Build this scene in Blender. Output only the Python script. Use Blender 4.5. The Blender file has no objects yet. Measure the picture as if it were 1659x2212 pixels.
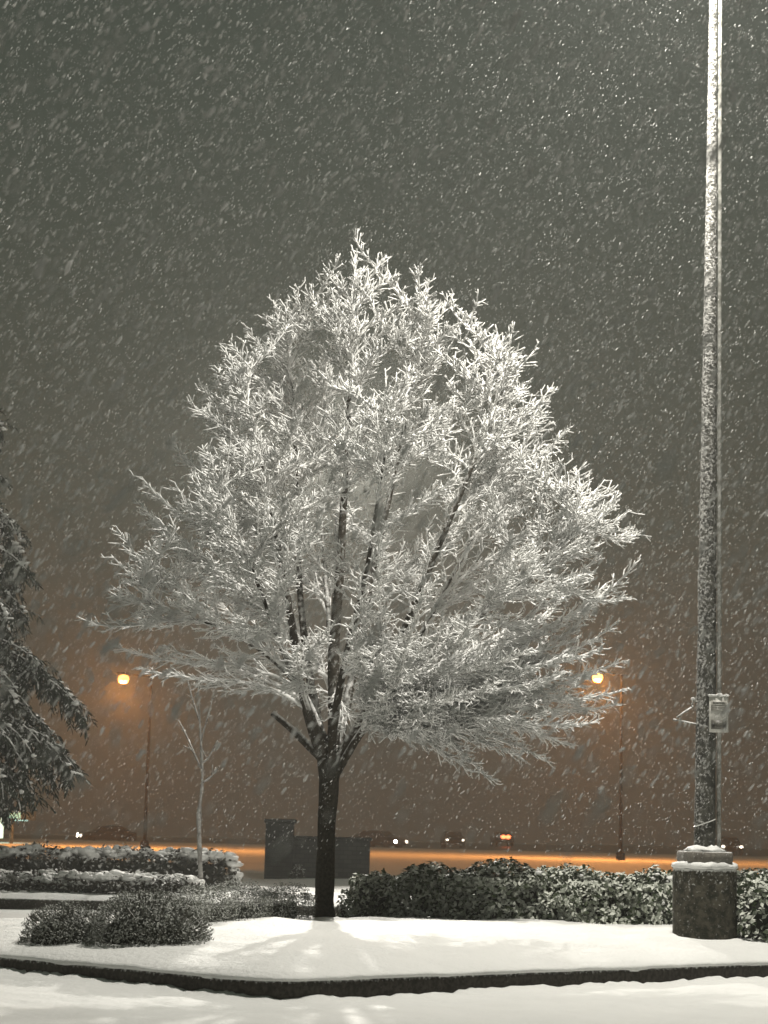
import bpy, math
import numpy as np
from mathutils import Matrix, Vector

rng = np.random.default_rng(7)
R = math.radians
SC = bpy.context.scene
COL = SC.collection

# ------------------------------------------------------------------ camera
F_PX, CX, CY = 4400.0, 829.5, 1106.0          # focal length and centre in the photograph's pixels (1659 x 2212)
CAM_H, PITCH, ROLL = 1.40, R(8.80), R(1.39)
fw = np.array([0, math.cos(PITCH), math.sin(PITCH)])
r0 = np.array([1.0, 0, 0]); u0 = np.array([0, -math.sin(PITCH), math.cos(PITCH)])
rt = r0 * math.cos(ROLL) + u0 * math.sin(ROLL)
up = u0 * math.cos(ROLL) - r0 * math.sin(ROLL)
cam = bpy.data.cameras.new('camera')
cam.sensor_fit = 'VERTICAL'; cam.sensor_height = 24.0
cam.lens = 24.0 * F_PX / 2212.0
cam.dof.use_dof = True; cam.dof.focus_distance = 24.0; cam.dof.aperture_fstop = 2.1
cam.clip_start = 0.1; cam.clip_end = 3000
cam_o = bpy.data.objects.new('camera', cam); COL.objects.link(cam_o)
cam_o.matrix_world = Matrix(((rt[0], up[0], -fw[0], 0), (rt[1], up[1], -fw[1], 0), (rt[2], up[2], -fw[2], CAM_H), (0, 0, 0, 1)))
SC.camera = cam_o

# ------------------------------------------------------------------ night sky (cloud lit from below by the town) and exposure
W = bpy.data.worlds.new('World'); SC.world = W; W.use_nodes = True
wn = W.node_tree; wn.nodes.clear()
wo = wn.nodes.new('ShaderNodeOutputWorld'); wb = wn.nodes.new('ShaderNodeBackground')
wt = wn.nodes.new('ShaderNodeTexCoord'); ws = wn.nodes.new('ShaderNodeSeparateXYZ')
wr = wn.nodes.new('ShaderNodeValToRGB')
wr.color_ramp.elements[0].position = 0.0; wr.color_ramp.elements[0].color = (0.072, 0.066, 0.052, 1)
wr.color_ramp.elements[1].position = 0.30; wr.color_ramp.elements[1].color = (0.066, 0.083, 0.065, 1)
e = wr.color_ramp.elements.new(0.08); e.color = (0.067, 0.071, 0.057, 1)
e = wr.color_ramp.elements.new(0.15); e.color = (0.066, 0.080, 0.063, 1)
wn.links.new(wt.outputs['Generated'], ws.inputs[0]); wn.links.new(ws.outputs['Z'], wr.inputs['Fac'])
wn.links.new(wr.outputs['Color'], wb.inputs['Color']); wb.inputs['Strength'].default_value = 0.70
wn.links.new(wb.outputs[0], wo.inputs['Surface'])
SC.view_settings.view_transform = 'Standard'; SC.view_settings.look = 'None'
SC.view_settings.exposure = 0.0; SC.view_settings.gamma = 1.0; SC.view_settings.use_curve_mapping = False
SC.cycles.max_bounces = 4; SC.cycles.diffuse_bounces = 2; SC.cycles.volume_bounces = 0
SC.cycles.sample_clamp_indirect = 4.0
SC.cycles.use_denoising = True

WHITE_LAMP = (1.0, 0.955, 0.865)
SODIUM = (1.0, 0.37, 0.085)
P_LAMP_A, P_LAMP_B = 1950.0, 36000.0
P_SODIUM = 5500.0
HAZE = 0.0021

# ------------------------------------------------------------------ helpers
def ray(px, py):
    d = fw + (px - CX) / F_PX * rt + (CY - py) / F_PX * up
    return d
def at(px, py, D):
    d = ray(px, py); k = D / d[1]
    return np.array([0, 0, CAM_H]) + d * k
def on(px, py, z):
    d = ray(px, py); k = (z - CAM_H) / d[2]
    return np.array([0, 0, CAM_H]) + d * k

def link(o, parent=None):
    COL.objects.link(o)
    if parent is not None: o.parent = parent
    return o
def tag(o, label=None, cat=None, group=None, kind=None):
    if label: o['label'] = label
    if cat: o['category'] = cat
    if group: o['group'] = group
    if kind: o['kind'] = kind
    return o
def empty(name, loc, rz=0):
    o = bpy.data.objects.new(name, None); o.location = loc; o.rotation_euler = (0, 0, rz)
    o.empty_display_size = 0.2
    return link(o)

class MB:
    """collects vertices and faces; build() links them as ONE mesh object (world coordinates minus the parent's place)"""
    def __init__(s): s.v = []; s.q = []; s.t = []; s.n = 0
    def add(s, v, q=None, t=None):
        v = np.asarray(v, float).reshape(-1, 3)
        if q is not None and len(q): s.q.append(np.asarray(q, int).reshape(-1, 4) + s.n)
        if t is not None and len(t): s.t.append(np.asarray(t, int).reshape(-1, 3) + s.n)
        s.v.append(v); s.n += len(v); return s
    def box(s, c, size, rz=0.0, bev=0.0):
        x, y, z = np.asarray(size, float) / 2
        b = min(bev, x * .9, y * .9, z * .9)
        if b <= 0:
            p = np.array([[-x,-y,-z],[x,-y,-z],[x,y,-z],[-x,y,-z],[-x,-y,z],[x,-y,z],[x,y,z],[-x,y,z]])
            q = [[0,3,2,1],[4,5,6,7],[0,1,5,4],[1,2,6,5],[2,3,7,6],[3,0,4,7]]
        else:                                   # chamfered prism: rings of eight corners
            def ring(ix, iy, zz):
                return [[-ix+b,-iy,zz],[ix-b,-iy,zz],[ix,-iy+b,zz],[ix,iy-b,zz],[ix-b,iy,zz],[-ix+b,iy,zz],[-ix,iy-b,zz],[-ix,-iy+b,zz]]
            p = np.array(ring(x-b*.6, y-b*.6, -z) + ring(x, y, -z+b) + ring(x, y, z-b) + ring(x-b*.6, y-b*.6, z))
            q = []
            for k in range(3):
                for j in range(8):
                    a = k*8+j; c2 = k*8+(j+1) % 8; q.append([a, c2, c2+8, a+8])
            q += [[0,7,6,5],[0,5,4,1],[1,4,3,2]]
            o = 24; q += [[o,o+1,o+4,o+5],[o+5,o+6,o+7,o],[o+1,o+2,o+3,o+4]]
        cr, sr = math.cos(rz), math.sin(rz)
        p = p @ np.array([[cr, sr, 0], [-sr, cr, 0], [0, 0, 1]]) + np.asarray(c, float)
        return s.add(p, q)
    def tubes(s, P, Rd, sides=5, cap=True, flat=1.0):
        P = np.asarray(P, float); Rd = np.asarray(Rd, float)
        if P.ndim == 2: P = P[None]; Rd = Rd[None]
        n, K, _ = P.shape
        if n == 0: return s
        T = np.gradient(P, axis=1); T /= np.linalg.norm(T, axis=2, keepdims=True) + 1e-9
        m = T.mean(axis=1)
        a = np.where(np.abs(m[:, 2:3]) > .85, np.array([[1., .13, 0]]), np.array([[0., 0, 1]]))[:, None, :]
        U = np.cross(T, a); U /= np.linalg.norm(U, axis=2, keepdims=True) + 1e-9
        V = np.cross(U, T)
        th = np.arange(sides) / sides * 2 * np.pi + .3
        ring = U[:, :, None, :] * np.cos(th)[None, None, :, None] + V[:, :, None, :] * (flat * np.sin(th))[None, None, :, None]
        vv = P[:, :, None, :] + ring * Rd[:, :, None, None]
        idx = np.arange(n * K * sides).reshape(n, K, sides)
        A = idx[:, :-1]; B = idx[:, 1:]
        q = np.stack([A, np.roll(A, -1, axis=2), np.roll(B, -1, axis=2), B], axis=-1).reshape(-1, 4)
        s.add(vv.reshape(-1, 3), q)
        if cap:
            base = s.n - n * K * sides
            for row in (0, K - 1):
                c = P[:, row]; ids = idx[:, row] + base
                cid = s.n + np.arange(n)
                t = np.stack([ids, np.roll(ids, -1, axis=1), np.repeat(cid[:, None], sides, 1)], axis=-1).reshape(-1, 3)
                if row == 0: t = t[:, ::-1]
                s.v.append(c); s.n += n; s.t.append(t)
        return s
    def lathe(s, prof, c=(0, 0, 0), sides=32, jit=0.0):
        prof = np.asarray(prof, float); K = len(prof)
        th = np.arange(sides) / sides * 2 * np.pi
        r = prof[:, 0][:, None] * (1 + jit * rng.normal(size=(K, sides)))
        v = np.stack([r * np.cos(th), r * np.sin(th), np.repeat(prof[:, 1][:, None], sides, 1) + jit * .4 * rng.normal(size=(K, sides)) * (prof[:, 0:1] > 0)], -1)
        idx = np.arange(K * sides).reshape(K, sides)
        A = idx[:-1]; B = idx[1:]
        q = np.stack([A, np.roll(A, -1, 1), np.roll(B, -1, 1), B], -1).reshape(-1, 4)
        return s.add(v.reshape(-1, 3) + np.asarray(c, float), q)
    def build(s, name, mat, parent=None, smooth=False):
        v = np.concatenate(s.v); nq = sum(len(x) for x in s.q); nt = sum(len(x) for x in s.t)
        if parent is not None:
            pm = np.array(parent_world(parent).inverted())
            v = v @ pm[:3, :3].T + pm[:3, 3]
        me = bpy.data.meshes.new(name)
        me.vertices.add(len(v)); me.vertices.foreach_set('co', v.astype(np.float32).ravel())
        loops = []; tot = []
        if nq: q = np.concatenate(s.q); loops.append(q.ravel()); tot.append(np.full(nq, 4))
        if nt: t = np.concatenate(s.t); loops.append(t.ravel()); tot.append(np.full(nt, 3))
        loops = np.concatenate(loops).astype(np.int32); tot = np.concatenate(tot).astype(np.int32)
        start = np.concatenate([[0], np.cumsum(tot)[:-1]]).astype(np.int32)
        me.loops.add(len(loops)); me.loops.foreach_set('vertex_index', loops)
        me.polygons.add(len(tot)); me.polygons.foreach_set('loop_start', start); me.polygons.foreach_set('loop_total', tot)
        if smooth: me.polygons.foreach_set('use_smooth', np.ones(len(tot), bool))
        me.update(calc_edges=True); me.validate()
        me.materials.append(mat)
        return link(bpy.data.objects.new(name, me), parent)
def parent_world(o):
    m = o.matrix_basis.copy()
    while o.parent is not None:
        o = o.parent; m = o.matrix_basis @ m
    return m

# smooth value noise for shaping geometry
_perm = rng.random((64, 64, 64))
def vnoise(p):
    p = np.asarray(p, float); i = np.floor(p).astype(int); f = p - i; f = f * f * (3 - 2 * f)
    out = 0
    for dx in (0, 1):
        for dy in (0, 1):
            for dz in (0, 1):
                w = (f[..., 0] if dx else 1 - f[..., 0]) * (f[..., 1] if dy else 1 - f[..., 1]) * (f[..., 2] if dz else 1 - f[..., 2])
                out = out + w * _perm[(i[..., 0] + dx) % 64, (i[..., 1] + dy) % 64, (i[..., 2] + dz) % 64]
    return out * 2 - 1
def fbm(p, o=3):
    return sum(vnoise(np.asarray(p) * 2 ** k + 7.3 * k) / 2 ** k for k in range(o))

_ico = None
def ico():
    global _ico
    if _ico is None:
        import bmesh
        bm = bmesh.new(); bmesh.ops.create_icosphere(bm, subdivisions=2, radius=1.0)
        _ico = (np.array([v.co[:] for v in bm.verts]), np.array([[v.index for v in f.verts] for f in bm.faces])); bm.free()
    return _ico
def blobs(mb, C, S, rough=.25):
    """irregular lumps: centres C (n,3), half sizes S (n,3)"""
    v, t = ico()
    for c, s_ in zip(C, S):
        k = 1 + rough * fbm(v * 1.6 + rng.random(3) * 50, 2)[:, None]
        mb.add(v * k * s_ + c, t=t)

# ------------------------------------------------------------------ materials
def mat_new(name):
    m = bpy.data.materials.new(name); m.use_nodes = True
    nt = m.node_tree; b = nt.nodes['Principled BSDF']
    return m, nt, b
def noise_node(nt, scale, detail=4, vec=None, rough=.6):
    n = nt.nodes.new('ShaderNodeTexNoise'); n.inputs['Scale'].default_value = scale; n.inputs['Detail'].default_value = detail
    n.inputs['Roughness'].default_value = rough
    if vec is None:
        g = nt.nodes.new('ShaderNodeNewGeometry'); vec = g.outputs['Position']
    nt.links.new(vec, n.inputs['Vector'])
    return n
def mrange(nt, src, a, b, c=0, d=1, smooth=True):
    m = nt.nodes.new('ShaderNodeMapRange'); m.interpolation_type = 'SMOOTHSTEP' if smooth else 'LINEAR'
    for k, v in zip(('From Min', 'From Max', 'To Min', 'To Max'), (a, b, c, d)): m.inputs[k].default_value = v
    nt.links.new(src, m.inputs['Value']); return m.outputs['Result']
def mixc(nt, fac, a, b):
    m = nt.nodes.new('ShaderNodeMix'); m.data_type = 'RGBA'
    if hasattr(fac, 'links'): nt.links.new(fac, m.inputs[0])
    else: m.inputs[0].default_value = fac
    for k, v in ((6, a), (7, b)):
        if hasattr(v, 'links'): nt.links.new(v, m.inputs[k])
        else: m.inputs[k].default_value = (*v, 1)
    return m.outputs[2]
def bump(nt, b, src, strength, dist=.02):
    n = nt.nodes.new('ShaderNodeBump'); n.inputs['Strength'].default_value = strength; n.inputs['Distance'].default_value = dist
    nt.links.new(src, n.inputs['Height']); nt.links.new(n.outputs[0], b.inputs['Normal'])
def math_node(nt, op, a, b):
    m = nt.nodes.new('ShaderNodeMath'); m.operation = op
    for k, v in ((0, a), (1, b)):
        if hasattr(v, 'links'): nt.links.new(v, m.inputs[k])
        else: m.inputs[k].default_value = v
    return m.outputs[0]

SNOW_C = (0.82, 0.82, 0.80)
def snow_mat(name, scale=9, strength=.35, col=SNOW_C):
    m, nt, b = mat_new(name)
    n = noise_node(nt, scale, 5); n2 = noise_node(nt, .6, 3)
    c = mixc(nt, mrange(nt, n2.outputs[0], .3, .7), tuple(x * .94 for x in col), col)
    nt.links.new(c, b.inputs['Base Color']); b.inputs['Roughness'].default_value = .7
    b.inputs['Specular IOR Level'].default_value = .2
    bump(nt, b, n.outputs[0], strength, .03)
    return m
def snowy(name, col_a, col_b, lo, hi, nscale=25, namp=.8, cscale=12, rough=.8, snow=SNOW_C, bmp=0.0):
    """a surface with snow lying where it faces up: the cover grows from normal.z = lo to hi, broken by noise"""
    m, nt, b = mat_new(name)
    g = nt.nodes.new('ShaderNodeNewGeometry'); s = nt.nodes.new('ShaderNodeSeparateXYZ')
    nt.links.new(g.outputs['Normal'], s.inputs[0])
    n = noise_node(nt, nscale, 3, g.outputs['Position']); n2 = noise_node(nt, cscale, 3, g.outputs['Position'])
    k = math_node(nt, 'MULTIPLY_ADD', n.outputs[0], namp)
    nt.nodes[-1].inputs[2].default_value = -namp / 2
    f = mrange(nt, math_node(nt, 'ADD', s.outputs['Z'], k), lo, hi)
    base = mixc(nt, mrange(nt, n2.outputs[0], .35, .65), col_a, col_b)
    nt.links.new(mixc(nt, f, base, snow), b.inputs['Base Color'])
    b.inputs['Roughness'].default_value = rough; b.inputs['Specular IOR Level'].default_value = .25
    if bmp: bump(nt, b, n2.outputs[0], bmp, .02)
    return m
def plain(name, col, rough=.6, metal=0.0, nscale=8, var=.25, bmp=0.0):
    m, nt, b = mat_new(name)
    n = noise_node(nt, nscale, 4)
    c = mixc(nt, mrange(nt, n.outputs[0], .3, .7), tuple(x * (1 - var) for x in col), tuple(min(1, x * (1 + var)) for x in col))
    nt.links.new(c, b.inputs['Base Color']); b.inputs['Roughness'].default_value = rough; b.inputs['Metallic'].default_value = metal
    if bmp: bump(nt, b, n.outputs[0], bmp, .01)
    return m
def glow(name, col, strength):
    m, nt, b = mat_new(name)
    b.inputs['Base Color'].default_value = (*[min(1, c) for c in col], 1)
    b.inputs['Emission Color'].default_value = (*col, 1); b.inputs['Emission Strength'].default_value = strength
    return m

M = {}
M['ground_snow'] = snow_mat('ground_snow', 9, .4)
M['bed_snow'] = snow_mat('bed_snow', 18, .7)
M['cap_snow'] = snow_mat('cap_snow', 22, .5)
M['kerb'] = snowy('wet_concrete', (.022, .019, .015), (.060, .053, .043), .34, .85, 34, 1.4, 26, .6, bmp=.35)
M['bark'] = snowy('bark', (.022, .020, .014), (.055, .049, .038), .42, .95, 34, 1.35, 30, .85, bmp=.8)
M['limb'] = snowy('snowy_limb', (.030, .026, .019), (.062, .053, .041), .0, .65, 14, 1.5, 30, .85, bmp=.5)
M['twig'] = snowy('snowy_twig', (.05, .042, .032), (.09, .075, .06), -1.20, -.50, 30, .8, 20, .8, (.87, .87, .85))
M['laurel'] = snowy('laurel_leaf', (.034, .056, .027), (.085, .115, .056), -.45, .75, 14, 1.1, 9, .6, (.60, .62, .55))
M['frosted'] = snowy('frosted_leaf', (.125, .134, .110), (.23, .235, .205), -.2, .9, 20, 1.1, 14, .8, (.46, .47, .44))
M['hedge_far'] = snowy('dark_hedge_leaf', (.020, .022, .014), (.045, .040, .028), .35, .9, 12, .9, 9, .7)
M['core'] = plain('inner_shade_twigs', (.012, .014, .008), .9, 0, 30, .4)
M['needles'] = snowy('conifer_needles', (.022, .028, .019), (.042, .050, .034), .65, 1.45, 10, .9, 5, .8)
M['post_snow'] = None
M['concrete'] = snowy('base_concrete', (.022, .023, .016), (.085, .078, .058), .16, .56, 34, 1.55, 13, .9, bmp=1.0)
M['plinth'] = snowy('plinth_concrete', (.12, .11, .095), (.20, .185, .16), .6, .9, 12, .5, 16, .85, bmp=.4)
M['steel'] = plain('galvanised_steel', (.30, .30, .28), .5, .3, 14, .25)
M['dark_steel'] = plain('dark_steel', (.05, .05, .045), .5, .4)
M['stone'] = plain('dark_sign_stone', (.030, .033, .030), .85, 0, 9, .35, .4)
_nt = M['stone'].node_tree; _b = _nt.nodes['Principled BSDF']; _bk = _nt.nodes.new('ShaderNodeTexBrick'); _tc = _nt.nodes.new('ShaderNodeTexCoord'); _mp = _nt.nodes.new('ShaderNodeMapping')
_mp.inputs['Rotation'].default_value = (R(90), 0, 0); _nt.links.new(_tc.outputs['Object'], _mp.inputs[0]); _nt.links.new(_mp.outputs[0], _bk.inputs['Vector'])
_bk.inputs['Scale'].default_value = 2.6; _bk.inputs['Color1'].default_value = (.024, .027, .025, 1); _bk.inputs['Color2'].default_value = (.048, .050, .044, 1); _bk.inputs['Mortar'].default_value = (.014, .014, .013, 1)
_nt.links.new(_bk.outputs['Color'], _b.inputs['Base Color'])

def post_material():
    m, nt, b = mat_new('snow_plastered_post')
    g = nt.nodes.new('ShaderNodeNewGeometry'); s = nt.nodes.new('ShaderNodeSeparateXYZ'); nt.links.new(g.outputs['Position'], s.inputs[0])
    sn = nt.nodes.new('ShaderNodeSeparateXYZ'); nt.links.new(g.outputs['Normal'], sn.inputs[0])
    n = noise_node(nt, 30, 4, g.outputs['Position'], .6)
    cover = mrange(nt, s.outputs['Z'], 1.5, 9.0, -.06, .10, False)          # more snow stuck on higher up
    k = math_node(nt, 'ADD', n.outputs[0], cover)
    k = math_node(nt, 'ADD', k, math_node(nt, 'MULTIPLY', sn.outputs['X'], -.07))
    f = mrange(nt, k, .46, .74)
    n2 = noise_node(nt, 9, 3, g.outputs['Position'])
    base = mixc(nt, mrange(nt, n2.outputs[0], .35, .65), (.030, .030, .024), (.09, .088, .072))
    nt.links.new(mixc(nt, f, base, (.72, .71, .68)), b.inputs['Base Color']); b.inputs['Roughness'].default_value = .8
    bump(nt, b, f, .8, .02)
    return m
M['post_snow'] = post_material()

# ------------------------------------------------------------------ setting: ground, beds, kerbs, street
CORNER = on(580, 2160, 0.0)
E_R = on(1659, 2113, 0.0) - CORNER; E_R[2] = 0; E_R /= np.linalg.norm(E_R)       # right-hand kerb direction
E_L = on(0, 2101, 0.0) - CORNER; E_L[2] = 0; E_L /= np.linalg.norm(E_L)          # left-hand kerb direction
_m2 = np.linalg.inv(np.stack([E_R[:2], E_L[:2]], 1))
U_MAX, V_MAX = 11.5, 7.8
RC = .45                                                                            # corner rounding
def uv(x, y):
    d = np.stack([np.asarray(x) - CORNER[0], np.asarray(y) - CORNER[1]], -1) @ _m2.T
    return d[..., 0], d[..., 1]
def bed_inside(x, y):
    """distance to the bed's edge, positive inside"""
    u, v = uv(x, y)
    d = np.minimum(np.minimum(u, v), np.minimum(U_MAX - u, V_MAX - v))
    a, b = RC - u, RC - v
    corner = (a > 0) & (b > 0)
    return np.where(corner, RC - np.sqrt(np.maximum(a, 0) ** 2 + np.maximum(b, 0) ** 2), d)
KERB_H = .15
FAR_Y0 = 33.2
def bed_z(x, y):
    d = bed_inside(x, y)
    z = KERB_H + .03 + .20 * (1 - np.exp(-np.maximum(d, 0) / 1.1))
    p = np.stack([x, y, np.zeros_like(x)], -1)
    return z + (.020 * fbm(p * 1.7, 3) + .010 * fbm(p * np.array([2.5, 6.0, 1]) + 4, 2)) * np.clip(d * 2, .15, 1)
def far_drop(x, y):
    k = np.clip((y - 147) / 6, 0, 1); k = k * k * (3 - 2 * k)
    return k * (-.27 + .006 * np.clip(x, -40, 40)) - np.clip((y - 260) / 300, 0, 1) ** 1.5 * 14
def ground_z(x, y):
    p = np.stack([x, y, np.zeros_like(x)], -1)
    near = np.clip((60 - y) / 30, 0, 1)
    z = .02 * fbm(p * .45, 2) * near + .010 * fbm(p * 2.6, 2) * near - .012
    d = -bed_inside(x, y)                                        # metres outside the kerb
    bank = np.exp(-np.maximum(d, 0) / .13) * (.036 + .020 * fbm(p * 4.0 + 9, 2) + .016 * fbm(p * 13 + 3, 2))
    z = z + np.where(d > -.3, np.maximum(bank, -.01), 0)
    return z + far_drop(x, y)

def grid_mesh(xs, ys, zf):
    X, Y = np.meshgrid(xs, ys); Z = zf(X, Y)
    idx = np.arange(X.size).reshape(X.shape)
    q = np.stack([idx[:-1, :-1], idx[:-1, 1:], idx[1:, 1:], idx[1:, :-1]], -1).reshape(-1, 4)
    return np.stack([X, Y, Z], -1).reshape(-1, 3), q
xs = np.concatenate([np.array([-500, -250, -120, -70, -45, -30, -20, -14]), np.arange(-10, -5, .4), np.arange(-5, 7, .05), np.arange(7, 12, .4), np.array([14, 20, 30, 45, 70, 120, 250, 500])])
ys = np.concatenate([np.array([-60, -20, -5, 2, 6]), np.arange(9, 14, .25), np.arange(14, 24, .05), np.arange(24, 50, .5), np.arange(50, 145, 5), np.arange(145, 156, 1.0), np.arange(156, 260, 10), np.arange(260, 620, 30)])
v, q = grid_mesh(xs, ys, ground_z)
tag(MB().add(v, q).build('snow_ground', M['ground_snow'], smooth=True), 'smooth fresh snow covering the parking lot and the ground beyond', kind='structure')

# bed: a sheet over the whole raised bed, its edge rolling over the kerb top
def poly_edge(n_c=10):
    P = []
    A = lambda u, v_: CORNER + E_R * u + E_L * v_
    for v_ in np.arange(V_MAX, RC, -.07): P.append((0, v_))
    for k in range(n_c + 1):
        t = math.pi + k / n_c * math.pi / 2
        P.append((RC + RC * math.cos(t), RC + RC * math.sin(t)))
    for u in np.arange(RC + .07, U_MAX, .07): P.append((u, 0))
    return np.array(P)
EDGE = poly_edge()
_dn = np.gradient(EDGE, axis=0); _dn /= np.linalg.norm(_dn, axis=1, keepdims=True)
INW = np.stack([-_dn[:, 1], _dn[:, 0]], 1)
if (INW[0] @ np.array([1, 0])) < 0: INW = -INW
def UV2(p): return CORNER[None, :2] + p[:, :1] * E_R[None, :2] + p[:, 1:2] * E_L[None, :2]
# kerb: profile swept along the edge
_s = np.concatenate([[0], np.cumsum(np.linalg.norm(np.diff(EDGE, axis=0), axis=1))])
JOINT = np.where(np.abs((_s - 1.1) % 2.4 - 1.2) < .036, .022, 0.0)[:, None]
prof = [(0.0, -.30), (0.0, .10), (.008, .135), (.03, KERB_H), (.15, KERB_H + .002), (.15, -.30)]
rows = []
for off, z in prof:
    xy = UV2(EDGE + INW * (off + (JOINT if z > -.2 and off < .1 else 0) + .0015 * (rng.random((len(EDGE), 1)) - .5)))
    rows.append(np.concatenate([xy, np.full((len(xy), 1), z)], 1))
rows = np.stack(rows); idx = np.arange(rows.shape[0] * rows.shape[1]).reshape(rows.shape[:2])
q = np.stack([idx[:-1, :-1], idx[:-1, 1:], idx[1:, 1:], idx[1:, :-1]], -1).reshape(-1, 4)
tag(MB().add(rows.reshape(-1, 3), q).build('kerb', M['kerb']), 'dark wet kerb around the corner of the snowy tree bed', kind='structure')
# snow sheet over the bed: inner grid in (u, v) warped to the rounded edge
lines = [(.012, -.018), (.002, .004), (.012, .018), (.045, .028)]
ins = np.concatenate([[.10, .18, .28, .4], np.geomspace(.55, 7.0, 34)])
rows = []
ragged = .010 * fbm(np.stack([EDGE[:, 0] * 3, EDGE[:, 1] * 3, np.zeros(len(EDGE))], -1), 2)
for off, dz in lines:
    xy = UV2(EDGE + INW * off)
    slump = np.maximum(0, fbm(np.stack([EDGE[:, 0] * 2.3, EDGE[:, 1] * 2.3, np.zeros(len(EDGE))], -1) + 21, 3)) * .014 if dz < 0 else 0
    xy = xy - (UV2(EDGE + INW) - UV2(EDGE)) * (slump * .35)[:, None] if dz < 0 else xy
    rows.append(np.concatenate([xy, (KERB_H + dz + ragged * .6 - slump)[:, None]], 1))
cen = np.array([5.2, 4.4])
for d in ins:
    pp = EDGE + INW * min(d, RC * .9)
    k = max(0, d - RC * .9) / (7.0 - RC * .9)
    pp = pp * (1 - k) + cen * k
    xy = UV2(pp); z = bed_z(xy[:, 0], xy[:, 1])
    rows.append(np.concatenate([xy, z[:, None]], 1))
rows = np.stack(rows); idx = np.arange(rows.shape[0] * rows.shape[1]).reshape(rows.shape[:2])
q = np.stack([idx[:-1, :-1], idx[:-1, 1:], idx[1:, 1:], idx[1:, :-1]], -1).reshape(-1, 4)
mb = MB().add(rows.reshape(-1, 3), q)
# the rest of the bed behind the fan
back = []
for u in np.arange(.4, U_MAX, .25):
    for v_ in np.arange(.4, V_MAX, .25): back.append((u, v_))
us = np.arange(.3, U_MAX + .01, .2); vs = np.arange(.3, V_MAX + .01, .2)
Ug, Vg = np.meshgrid(us, vs)
xy = UV2(np.stack([Ug.ravel(), Vg.ravel()], 1)); z = bed_z(xy[:, 0], xy[:, 1]) - .03
edge_low = (Ug.ravel() > U_MAX - .15) | (Vg.ravel() > V_MAX - .15); z[edge_low] = -.1
idx = np.arange(Ug.size).reshape(Ug.shape)
mb.add(np.concatenate([xy, z[:, None]], 1), np.stack([idx[:-1, :-1], idx[:-1, 1:], idx[1:, 1:], idx[1:, :-1]], -1).reshape(-1, 4))
tag(mb.build('planting_bed', M['bed_snow'], smooth=True), 'low snow mound of the tree bed inside the kerb', kind='structure')

# far bed with its own kerb
v, q = grid_mesh(np.arange(-16, 14.1, .25), np.arange(FAR_Y0, 51, .25),
                 lambda X, Y: np.where((Y < FAR_Y0 + .01), .13, .20 + .05 * fbm(np.stack([X * .7, Y * .7, X * 0], -1), 3) + .03 * np.clip((Y - FAR_Y0) / 8, 0, 1)) - np.where(Y > 50.6, .4, 0))
tag(MB().add(v, q).build('planting_bed', M['bed_snow'], smooth=True), 'far snow covered bed with the hedges and the stone sign', kind='structure')
mb = MB().box((-1, FAR_Y0 - .08, -.06), (30, .16, .40), 0, .02)
tag(mb.build('kerb', M['kerb']), 'dark kerb along the far hedge bed', kind='structure')
# street beyond the lit snow: wet asphalt
v, q = grid_mesh(np.arange(-90, 91, 6.0), np.arange(153, 250, 4.0), lambda X, Y: far_drop(X, Y) + .008)
tag(MB().add(v, q).build('street', plain('wet_asphalt', (.03, .028, .026), .35, 0, 2, .3)), 'dark wet street far beyond the lit snow', kind='structure')

def bz(x, y): return float(bed_z(np.array([x]), np.array([y]))[0])
def fz(x, y): return .22

# ------------------------------------------------------------------ foliage
def leaves(mb, C, N, size, aspect=.5, fold=.25, droop=0.0):
    """leaf-shaped quads: centres C, facing N"""
    n = len(C)
    N = N / (np.linalg.norm(N, axis=1, keepdims=True) + 1e-9)
    a = rng.normal(size=(n, 3)); a[:, 2] -= droop
    A = a - N * (a * N).sum(1, keepdims=True); A /= np.linalg.norm(A, axis=1, keepdims=True) + 1e-9
    B = np.cross(N, A)
    L = (size * rng.uniform(.65, 1.25, n))[:, None]
    base = C - A * L * .5; tip = C + A * L * .5 - N * L * .12
    mid = C + N * L * fold * .2
    lft = mid + B * L * aspect * .5; rgt = mid - B * L * aspect * .5
    V = np.stack([base, rgt, tip, lft], 1).reshape(-1, 3)
    mb.add(V, np.arange(n * 4).reshape(n, 4))
def shrub_points(n, half, shell=.65, square=3.0, lump=.12, seed=0):
    """points in a super-ellipsoid (base at z=0, height = 2*half z*.5) with a lumpy outside; returns points and outward normals"""
    d = rng.normal(size=(n, 3)); d[:, 2] = np.abs(d[:, 2]) * 1.1 - .25
    d /= np.linalg.norm(d, axis=1, keepdims=True)
    k = (np.abs(d) ** square).sum(1) ** (-1 / square)
    s = d * k[:, None]
    s = s * (1 + lump * fbm(d * 3.1 + seed, 3))[:, None]
    rr = np.where(rng.random(n) < shell, rng.uniform(.9, 1.03, n), rng.uniform(.55, .95, n))
    P = s * rr[:, None] * half
    nr = np.sign(s) * np.abs(s) ** (square - 1) / half; nr /= np.linalg.norm(nr, axis=1, keepdims=True) + 1e-9
    return P, nr
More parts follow.
